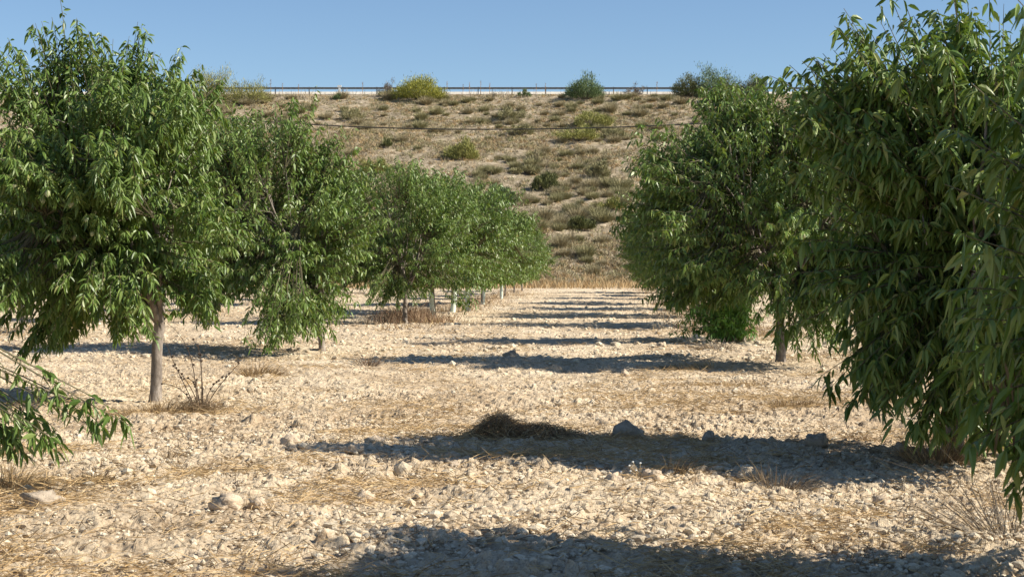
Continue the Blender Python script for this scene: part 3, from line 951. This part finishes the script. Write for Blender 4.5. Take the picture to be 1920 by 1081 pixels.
# countable heaps and tufts in the field: (px, py, h px, half width px, lie, material, n, label)
tufts = [
    (930, 828, 52, 40, .1, (M_STRAWD, M_STRAWD), 1500, "dark brown heap of dry grass at the left of the long shadow"),
    (330, 776, 40, 66, .5, (M_STRAW, M_STRAWD), 1100, "golden drooping grass tuft around the foot of the thin grey trunk"),
    (250, 778, 28, 44, -.7, (M_STRAW, M_STRAWD), 500, "flattened golden grass left of the thin grey trunk"),
    (178, 915, 40, 34, .2, (M_DARKSTEM, M_STRAWD), 420, "dark tangled tuft at the lower left above the brown stone"),
    (330, 862, 30, 30, 1.0, (M_STRAWD, M_STRAW), 420, "brown tuft leaning right, centre left of the field"),
    (560, 838, 26, 26, .3, (M_DARKSTEM, M_STRAWD), 220, "small dark tuft beside pale clods, left of the long shadow"),
    (470, 965, 34, 70, -1.2, (M_STRAW, M_STRAWD), 520, "straw swept over the soil behind the hollowed foreground stone"),
    (20, 925, 70, 40, .3, (M_STRAW, M_STRAWD), 520, "tall straw tuft at the left edge of the photo"),
    (1470, 915, 62, 42, .3, (M_GREY, M_STRAWD), 330, "pale grey spiky dead weed at the front edge of the long shadow"),
    (1420, 905, 46, 30, -.5, (M_STRAW, M_STRAWD), 260, "golden tuft left of the grey spiky weed"),
    (1280, 895, 50, 34, .8, (M_STRAWD, M_STRAW), 240, "wispy brown grass right of the white flowers"),
    (1500, 768, 34, 80, .3, (M_STRAW, M_STRAWD), 900, "thick golden grass patch right of centre before the pale trunk"),
    (1360, 722, 26, 90, -.8, (M_STRAW, M_STRAWD), 900, "long golden swathe of flattened grass behind the long shadow"),
    (1300, 690, 30, 60, -1.0, (M_STRAW, M_GREY), 420, "loose pale stalks tangled at the right of the middle shadow"),
    (1620, 818, 22, 46, .4, (M_RED, M_STRAWD), 500, "rust coloured grass heap under the right tree's hanging branches"),
    (690, 690, 34, 18, 0, (M_RED, M_GREY), 130, "thin reddish upright weed on the bright soil left of the middle shadow"),
    (485, 705, 34, 44, .2, (M_STRAW, M_STRAWD), 420, "straw tuft under the drooping left foliage"),
    (1760, 880, 80, 60, .1, (M_STRAWD, M_STRAW), 620, "tall thin brown grass below the right edge tree"),
    (1870, 1010, 210, 60, -.5, (M_GREY, M_STRAWD), 150, "leaning pale dead stalks in the lower right corner"),
    (1010, 905, 16, 34, .5, (M_STRAW, M_STRAWD), 160, "small golden tuft poking from the front of the long shadow"),
    (870, 930, 22, 50, -1.2, (M_STRAW, M_STRAWD), 420, "swept straw patch in the centre foreground"),
    (770, 898, 52, 14, .2, (M_STRAW, M_GREY), 16, "few tall pale stalks at the left front of the long shadow"),
    (1340, 655, 26, 40, -.3, (M_GREY, M_STRAWD), 260, "greyish weed heap at the foot of the sucker clump"),
    (760, 600, 50, 24, 0, (M_RED, M_STRAWD), 260, "rusty dry weeds round the dark unguarded trunk"),
]
for k, (px, py, hp, wp_, lie, ms, n, lab) in enumerate(tufts):
    x, y = at_ground(px, py)
    ppm = F / y
    me = tuft_mesh(300 + k, int(n * 1.0), hp / ppm * 1.8, wp_ / ppm * .75, max(.0035, .9 / ppm), list(ms), (.25, .9), .9, lie, .3)
    if k == 0:          # a raked heap: crossing stems over a low mound with a long tail
        hg = np.random.default_rng(909); hb_ = MB(); nn = 4200
        hx = np.concatenate([hg.normal(0, .13, nn // 2), hg.normal(.32, .20, nn - nn // 2)])
        top = .17 * np.exp(-(hx / .16) ** 2) + .095 * np.exp(-((hx - .34) / .22) ** 2) + .01
        P = np.stack([hx, hg.normal(0, .09, nn), top * hg.random(nn) ** .6], -1)
        dd = norm(hg.normal(size=(nn, 3)) * [1, 1, .45] + [0, 0, .12])
        hi = hg.random(nn) < .3
        for q in (0, 1):
            blades(hb_, P[hi == bool(q)], dd[hi == bool(q)], norm(hg.normal(size=((hi == bool(q)).sum(), 3))), hg.uniform(.05, .17, (hi == bool(q)).sum()), .0035, hg.uniform(.2, 1., (hi == bool(q)).sum()), 3, q)
        me = hb_.mesh("heap", [M_STRAWD, M_STRAW])
    o = link("dry_grass_tuft", me); o.location = (x, y, gz(x, y))
    o.scale = (1, .55, 1) if k else (1, 1, 1)
    tag(o, lab, "grass tuft", "dry grass tufts in the field")

# burr weed by the trunk
g = np.random.default_rng(91)
b = MB(); hb = []
x0, y0 = at_ground(375, 775)
ppm = F / y0
stems = [[(375, 775), (365, 735), (345, 700), (325, 686)], [(375, 775), (378, 700), (380, 650), (360, 638)], [(380, 775), (382, 720), (378, 680), (372, 665)],
         [(372, 775), (362, 760), (350, 722), (300, 720)], [(370, 775), (366, 700), (362, 640), (315, 605)], [(380, 775), (395, 735), (430, 700), (450, 680)],
         [(378, 775), (374, 730), (362, 700), (340, 712)], [(365, 775), (350, 730), (318, 670), (308, 640)], [(382, 775), (384, 740), (400, 715), (420, 705)],
         [(372, 775), (368, 740), (372, 712), (355, 700)]]
for s_ in stems:
    p = np.array([[(a - 375) / ppm, g.normal() * .05, (775 - c_) / ppm] for a, c_ in s_])
    tt = np.linspace(0, 1, 12)
    B = np.stack([math.comb(3, k) * (1 - tt) ** (3 - k) * tt ** k for k in range(4)], 1)
    pp = B @ p
    tubes(b, pp, np.linspace(.005, .0022, 12), 5)
    for j in range(5, 12):
        if g.random() < .45:
            hb.append(pp[j] + g.normal(size=3) * .006)
# (the burr weed)
w = link("burr_weed", None); w.location = (x0, y0, gz(x0, y0))
tag(w, "tall dark dry weed with black burrs right of the thin grey trunk", "weed")
b.obj("stem", [M_DARKSTEM], w)
v, f = ico(1)
b = MB(); b.add(v * g.uniform(.008, .014, (len(v), 1)), None, f); bme = b.mesh("burr", [M_DARKSTEM])
for p in hb:
    o = link("burr", bme, w); o.location = p; o.rotation_euler = (0, 0, g.random() * 6)
b = MB(); n = 500
P = np.stack([g.normal(0, .12, n), g.normal(0, .12, n), g.random(n) * .1], -1)
blades(b, P, norm(g.normal(size=(n, 3)) * [1, 1, .6] + [0, 0, .5]), norm(g.normal(size=(n, 3))), g.uniform(.05, .22, n), .004, .2, 3)
b.obj("basal_litter", [M_STRAWD], w)

# white flowers
x0, y0 = at_ground(1200, 900)
ppm = F / y0
w = link("white_flower", None); w.location = (x0, y0, gz(x0, y0))
tag(w, "tiny white flowers on thin stems at the shadow's front edge", "flower")
b = MB(); c_ = MB(); v, f = ico(1); c_.add(v * [.0075, .0075, .0055], None, f); cme = c_.mesh('blossom', [M_WHITEFL])
for (px, py) in ((1180, 876), (1182, 886), (1187, 870), (1192, 884), (1201, 872), (1165, 889)):
    e = np.array([(px - 1200) / ppm, g.normal() * .02, (900 - py) / ppm])
    tubes(b, [[.02, 0, -.02], [e[0] * .4, 0, e[2] * .5], e], [.0018, .0015, .0012], 4)
    o = link('blossom', cme, w); o.location = e
b.obj("stem", [M_STRAW], w)

# ---------------------------------------------------------------- hillside vegetation
def bush_mesh(seed, n, rx, rz, mats, bl=.28, bw=.035, lump=.25, twigs=60, spread=.5, fill=.5, zc=.35):
    """a dome of upright sprays round a fan of stems"""
    g = np.random.default_rng(seed)
    b = MB()
    ns = max(8, n // 42)
    d = norm(g.normal(size=(ns, 3)) * [1, 1, .8]); d[:, 2] = np.abs(d[:, 2]) * 1.0
    d = norm(d + [0, 0, .12])
    ph = g.random(3) * 6
    lf = 1 + lump * (np.sin(d[:, 0] * 5 + ph[0]) * .5 + np.sin(d[:, 1] * 6 + ph[1]) * .5 + g.normal(size=ns) * .35)
    C = d * [[rx, rx, rz]] * (lf * (fill + (1 - fill) * g.random(ns) ** .5))[:, None]
    idx = g.integers(0, ns, n)
    P = C[idx] + g.normal(size=(n, 3)) * [rx * .10, rx * .10, rz * .09]
    P[:, 2] = np.maximum(P[:, 2], .05)
    out = norm(P + [0, 0, rz * .3])
    D_ = norm(out * spread + g.normal(size=(n, 3)) * .35 + [0, 0, .75])
    s = g.uniform(.6, 1.3, n)
    blades(b, P, D_, norm(g.normal(size=(n, 3))), bl * s, bw * s, g.uniform(0, .3, n), 2, 0)
    tip = C[g.integers(0, ns, twigs)]
    t = np.linspace(0, 1, 5)[None, :, None]
    base = g.normal(size=(twigs, 1, 3)) * [rx * .06, rx * .06, 0]
    path = base * (1 - t) + tip[:, None] * t + np.array([0, 0, rz * .12]) * np.sin(t * 3.1)
    path[:, 0, 2] -= .15
    tubes(b, path, np.linspace(.02, .008, 5)[None] * np.ones((twigs, 1)) * max(.5, rx), 3, 1)
    return b.mesh("bush", mats)


# (px, py foot, width px, height px, kind, n, name, label)
hill = [
    (788, 188, 104, 42, 'Y', 5200, "broom_bush", "dense bright yellow broom bush on the hill crest left of centre"),
    (1098, 188, 76, 42, 'G', 4200, "broom_bush", "round green bush on the hill crest right of centre"),
    (730, 178, 44, 28, 'X', 1500, "bare_shrub", "grey leafless shrub touching the yellow broom bush on the crest"),
    (1190, 174, 34, 22, 'X', 700, "bare_shrub", "small thin grey shrub alone on the skyline before the guardrail"),
    (402, 196, 84, 80, 'S', 7500, "tall_shrub", "tall open yellowish shrub rising above the guardrail at the left"),
    (470, 196, 74, 50, 'S', 5500, "tall_shrub", "lower olive shrub beside the tall open one at the left crest"),
    (349, 186, 22, 40, 'X', 500, "bare_shrub", "narrow dark grey shrub on the crest beside the leftmost tree"),
    (1288, 184, 66, 42, 'D', 2600, "tall_shrub", "dark olive bush on the crest at the edge of the right trees"),
    (1338, 186, 84, 56, 'G2', 3600, "tall_shrub", "large dull green bush standing highest on the right crest"),
    (1412, 186, 60, 38, 'D', 2200, "tall_shrub", "brownish green bush on the crest just above the right trees"),
    (1362, 200, 60, 40, 'D', 2000, "tall_shrub", "low dark bush in front of the largest right crest bush"),
    (984, 178, 26, 14, 'G', 400, "small_shrub", "small green weed before the guardrail at mid crest"),
    (634, 184, 18, 14, 'G', 300, "small_shrub", "little green shrub beside the white marker at the crest"),
    (725, 277, 18, 16, 'D2', 600, "small_shrub", "small round dark green shrub under the cable at the left"),
    (868, 300, 70, 36, 'YG', 2600, "broom_bush", "yellow green broom bush below the middle of the cable"),
    (1110, 238, 74, 30, 'YG', 2400, "broom_bush", "yellow green broom bush just above the cable on the right"),
    (1085, 264, 84, 24, 'YG', 2400, "broom_bush", "wide low olive broom bush cut by the cable on the right"),
    (1150, 262, 60, 20, 'E2', 900, "broom_bush", "low dull scrub patch right of the wide olive broom"),
    (1024, 356, 46, 30, 'D2', 2300, "small_shrub", "compact dark green shrub casting a shadow at mid slope"),
    (938, 384, 54, 38, 'G2', 2300, "small_shrub", "grey green bushy shrub above the end of the left row"),
    (1122, 334, 42, 32, 'E2', 1500, "small_shrub", "pointed grey green tuft bush at mid slope on the right"),
    (985, 326, 60, 14, 'E2', 900, "small_shrub", "low long tuft on the slope above the compact green shrub"),
    (1000, 310, 30, 24, 'X2', 700, "bare_shrub", "pale thin dry bush at mid slope, centre"),
    (700, 326, 50, 26, 'YG', 1500, "broom_bush", "yellowish bush peeping over the left row's third crown"),
    (975, 430, 54, 30, 'E2', 1300, "small_shrub", "olive scrub clump right above the left row's far crowns"),
    (660, 226, 46, 26, 'E2', 1000, "small_shrub", "olive tussock at the upper left slope above the cable"),
    (1088, 430, 50, 22, 'D3', 1600, "small_shrub", "greener low clump in the tussocks near the right row"),
    (958, 226, 60, 22, 'E2', 1300, "small_shrub", "broad olive tussock at the upper slope, centre"),
    (975, 254, 50, 18, 'E2', 1200, "small_shrub", "olive mound just below the broad tussock, above the cable"),
    (1150, 392, 46, 18, 'YG', 1200, "small_shrub", "yellowish low bush touching the edge of the right crowns"),
]
KM = {'Y': [M_YEL, M_GREY], 'G': [M_GRN, M_GREY], 'X': [M_GREY, M_GREY], 'S': [M_YGR, M_GREY], 'D': [M_DGR, M_GREY], 'G2': [M_GRN, M_GREY], 'D2': [M_DGR, M_GREY],
      'YG': [M_YGR, M_GREY], 'E2': [M_ESPG, M_GREY], 'X2': [M_ESP, M_GREY], 'D3': [M_DGR, M_GREY]}
for k, (px, py, wp_, hp, kd, n, nm, lab) in enumerate(hill):
    if py < 205:
        Y = 188.5 - (py - 176) * .35
        X = (px - 960) / F * Y
    else:
        X, Y = at_hill(px, py)
    ppm = F / Y
    op = kd in ('S', 'X')
    me = bush_mesh(400 + k, n if op or kd == 'X' else int(n * 2.2), wp_ / ppm * .47, hp / ppm * (.9 if not op else .88), KM[kd], bl=.34 if op else .30, bw=.05 if not op else .035,
                   lump=.3, twigs=110 if op else 40, fill=.35 if op else .55, spread=.6)
    o = link(nm, me); o.location = (X, Y, gz(X, Y) - .05)
    tag(o, lab, "bush", "bushes on the hillside")

# esparto tussocks: six shapes, copied
EP = []
for k in range(6):
    g = np.random.default_rng(500 + k); n = 950
    b = MB()
    a = g.random(n) * 6.283; r_ = np.sqrt(g.random(n))
    P = np.stack([np.cos(a) * r_ * .30, np.sin(a) * r_ * .30, -.05 + 0 * a], -1)
    d = norm(np.stack([np.cos(a) * r_ * 1.0 + g.normal(size=n) * .2, np.sin(a) * r_ * 1.0 + g.normal(size=n) * .2, np.full(n, .95)], -1))
    blades(b, P, d, norm(g.normal(size=(n, 3))), g.uniform(.45, .95, n), .017, g.uniform(.05, .4, n), 3, 0)
    EP.append(b.mesh("tussock", [[M_ESP, M_ESPG][k % 2]]))
g = np.random.default_rng(61)
cnt = 0; pts = []
tries = 0
while cnt < 295 and tries < 30000:
    tries += 1
    px = g.uniform(340, 1330); D_ = 103 + (187 - 103) * g.random() ** 1.25
    X = (px - 960) / F * D_
    y_ = HOR - (gz(X, D_) - CAMH) / D_ * F
    if y_ > 300 and not (890 < px < 1210): continue
    if y_ > 235 and px < 640: continue
    if y_ > 400 and px < 960: continue
    if hash2(np.array([int(X / 5)]), np.array([int(D_ / 5)]), 3)[0] < .1: continue
    if g.random() > .15 + 1.1 * smooth(.38, .6, fbm(np.array([X / 6]), np.array([D_ / 7]), 191, 3))[0]: continue
    if any((X - a) ** 2 + (D_ - b_) ** 2 < .8 for a, b_ in pts): continue
    if D_ > 135 and g.random() < .30: continue
    pts.append((X, D_))
    o = link("esparto_tussock", EP[g.integers(0, 6)])
    s = g.uniform(.45, 1.0) ** 1.0 * g.uniform(.9, 1.5) * (1.15 if D_ < 125 else 1.1)
    o.location = (X, D_, gz(X, D_)); o.rotation_euler = (0, 0, g.random() * 6.28); o.scale = (s * g.uniform(.75, 1.0), s * g.uniform(.8, 1.0), s * g.uniform(1.05, 1.4))
    tag(o, "one of the many rounded olive tan grass tussocks dotting the slope", "tussock", "esparto tussocks on the hillside")
    cnt += 1

# small cover on the slope
b = MB(); g = np.random.default_rng(66)
n = 80000
Dh = g.uniform(100, 189, n); x = g.uniform(-.36, .36, n) * Dh
k = g.random(n) < .22 + .9 * smooth(.42, .62, fbm(x / 5, Dh / 6, 171, 4))
x, Dh = x[k], Dh[k]; n = len(x)
per = 14
S = np.repeat(g.uniform(.2, .62, n) * (1 - .25 * smooth(150, 180, Dh)), per)
cx = np.repeat(x, per) + g.normal(size=n * per) * S * .35; cy = np.repeat(Dh, per) + g.normal(size=n * per) * S * .35
P = np.stack([cx, cy, base_h(cx, cy) - .03], -1)
d = norm(g.normal(size=(n * per, 3)) * [.55, .55, .2] + [0, 0, .9])
pick = np.repeat(g.integers(0, 4, n), per)
for q in range(4):
    kk = pick == q
    blades(b, P[kk], d[kk], norm(g.normal(size=(kk.sum(), 3))), S[kk], .04, .25, 3, q)
# weeds on the skyline
n = 2600
x = g.uniform(-45, 45, n); y = g.uniform(186, 189.5, n)
k = g.random(n) < smooth(.4, .6, fbm(x / 3, y * 0, 181, 2)) + .15
x, y = x[k], y[k]; n = len(x)
blades(b, np.stack([x, y, base_h(x, y) - .02], -1), norm(g.normal(size=(n, 3)) * [.2, .2, .1] + [0, 0, 1]), norm(g.normal(size=(n, 3))), g.uniform(.3, 1.0, n), .05, .05, 3, 1)
tag(b.obj("low_scrub", [M_ESP, M_HLIT, M_STRAW, M_ESPG]), "short tan and brown scrub covering the hillside", "scrub", kind="stuff")

# thin tall dead stalks on the skyline
g = np.random.default_rng(69)
sp = [(508, 150), (530, 158), (680, 156), (838, 154), (880, 156), (901, 153), (918, 158), (1022, 157), (1231, 155), (1005, 158), (560, 160), (868, 160)]
for (px, py) in sp:
    b = MB()
    Y = 189.0; X = (px - 960) / F * Y
    h = (176 - py) * Y / F
    tubes(b, [[0, 0, -.1], [.02, 0, h * .5], [.05, 0, h]], [.03, .025, .012], 4)
    n = 40
    zz = g.uniform(.35, 1, n) * h
    blades(b, np.stack([.03 + 0 * zz, 0 * zz, zz], -1), norm(g.normal(size=(n, 3)) + [0, 0, 1.2]), norm(g.normal(size=(n, 3))), .16, .03, .1, 2)
    o = b.obj("dead_stalk", [M_RED]); o.location = (X, Y, CRESTZ)
    tag(o, "thin dead flower stalk standing against the sky on the crest", "dead stalk", "dead stalks on the skyline")

b = MB()
box(b, -.12, .12, -.05, .05, -.5, .70); box(b, -.24, .24, -.07, .07, .70, .95)
o = b.obj("roadside_marker", [M_WHITE]); o.location = ((637 - 960) / F * 189.3, 189.3, CRESTZ)
tag(o, "small white roadside marker before the guardrail on the crest", "marker")

# ---------------------------------------------------------------- cable
Yc = 60.0
pts = []
for px in range(-900, 2900, 20):
    py = 243 - (((px - 905) / 575.) ** 2) * (29 if px < 905 else 22)
    pts.append([(px - 960) / F * Yc, Yc, CAMH + (HOR - py) / F * Yc])
b = MB()
tubes(b, np.array(pts), np.full(len(pts), .021), 8)
tag(b.obj("overhead_cable", [M_CABLE], smooth=True), "black cable sagging across the photo in front of the hillside", "cable")
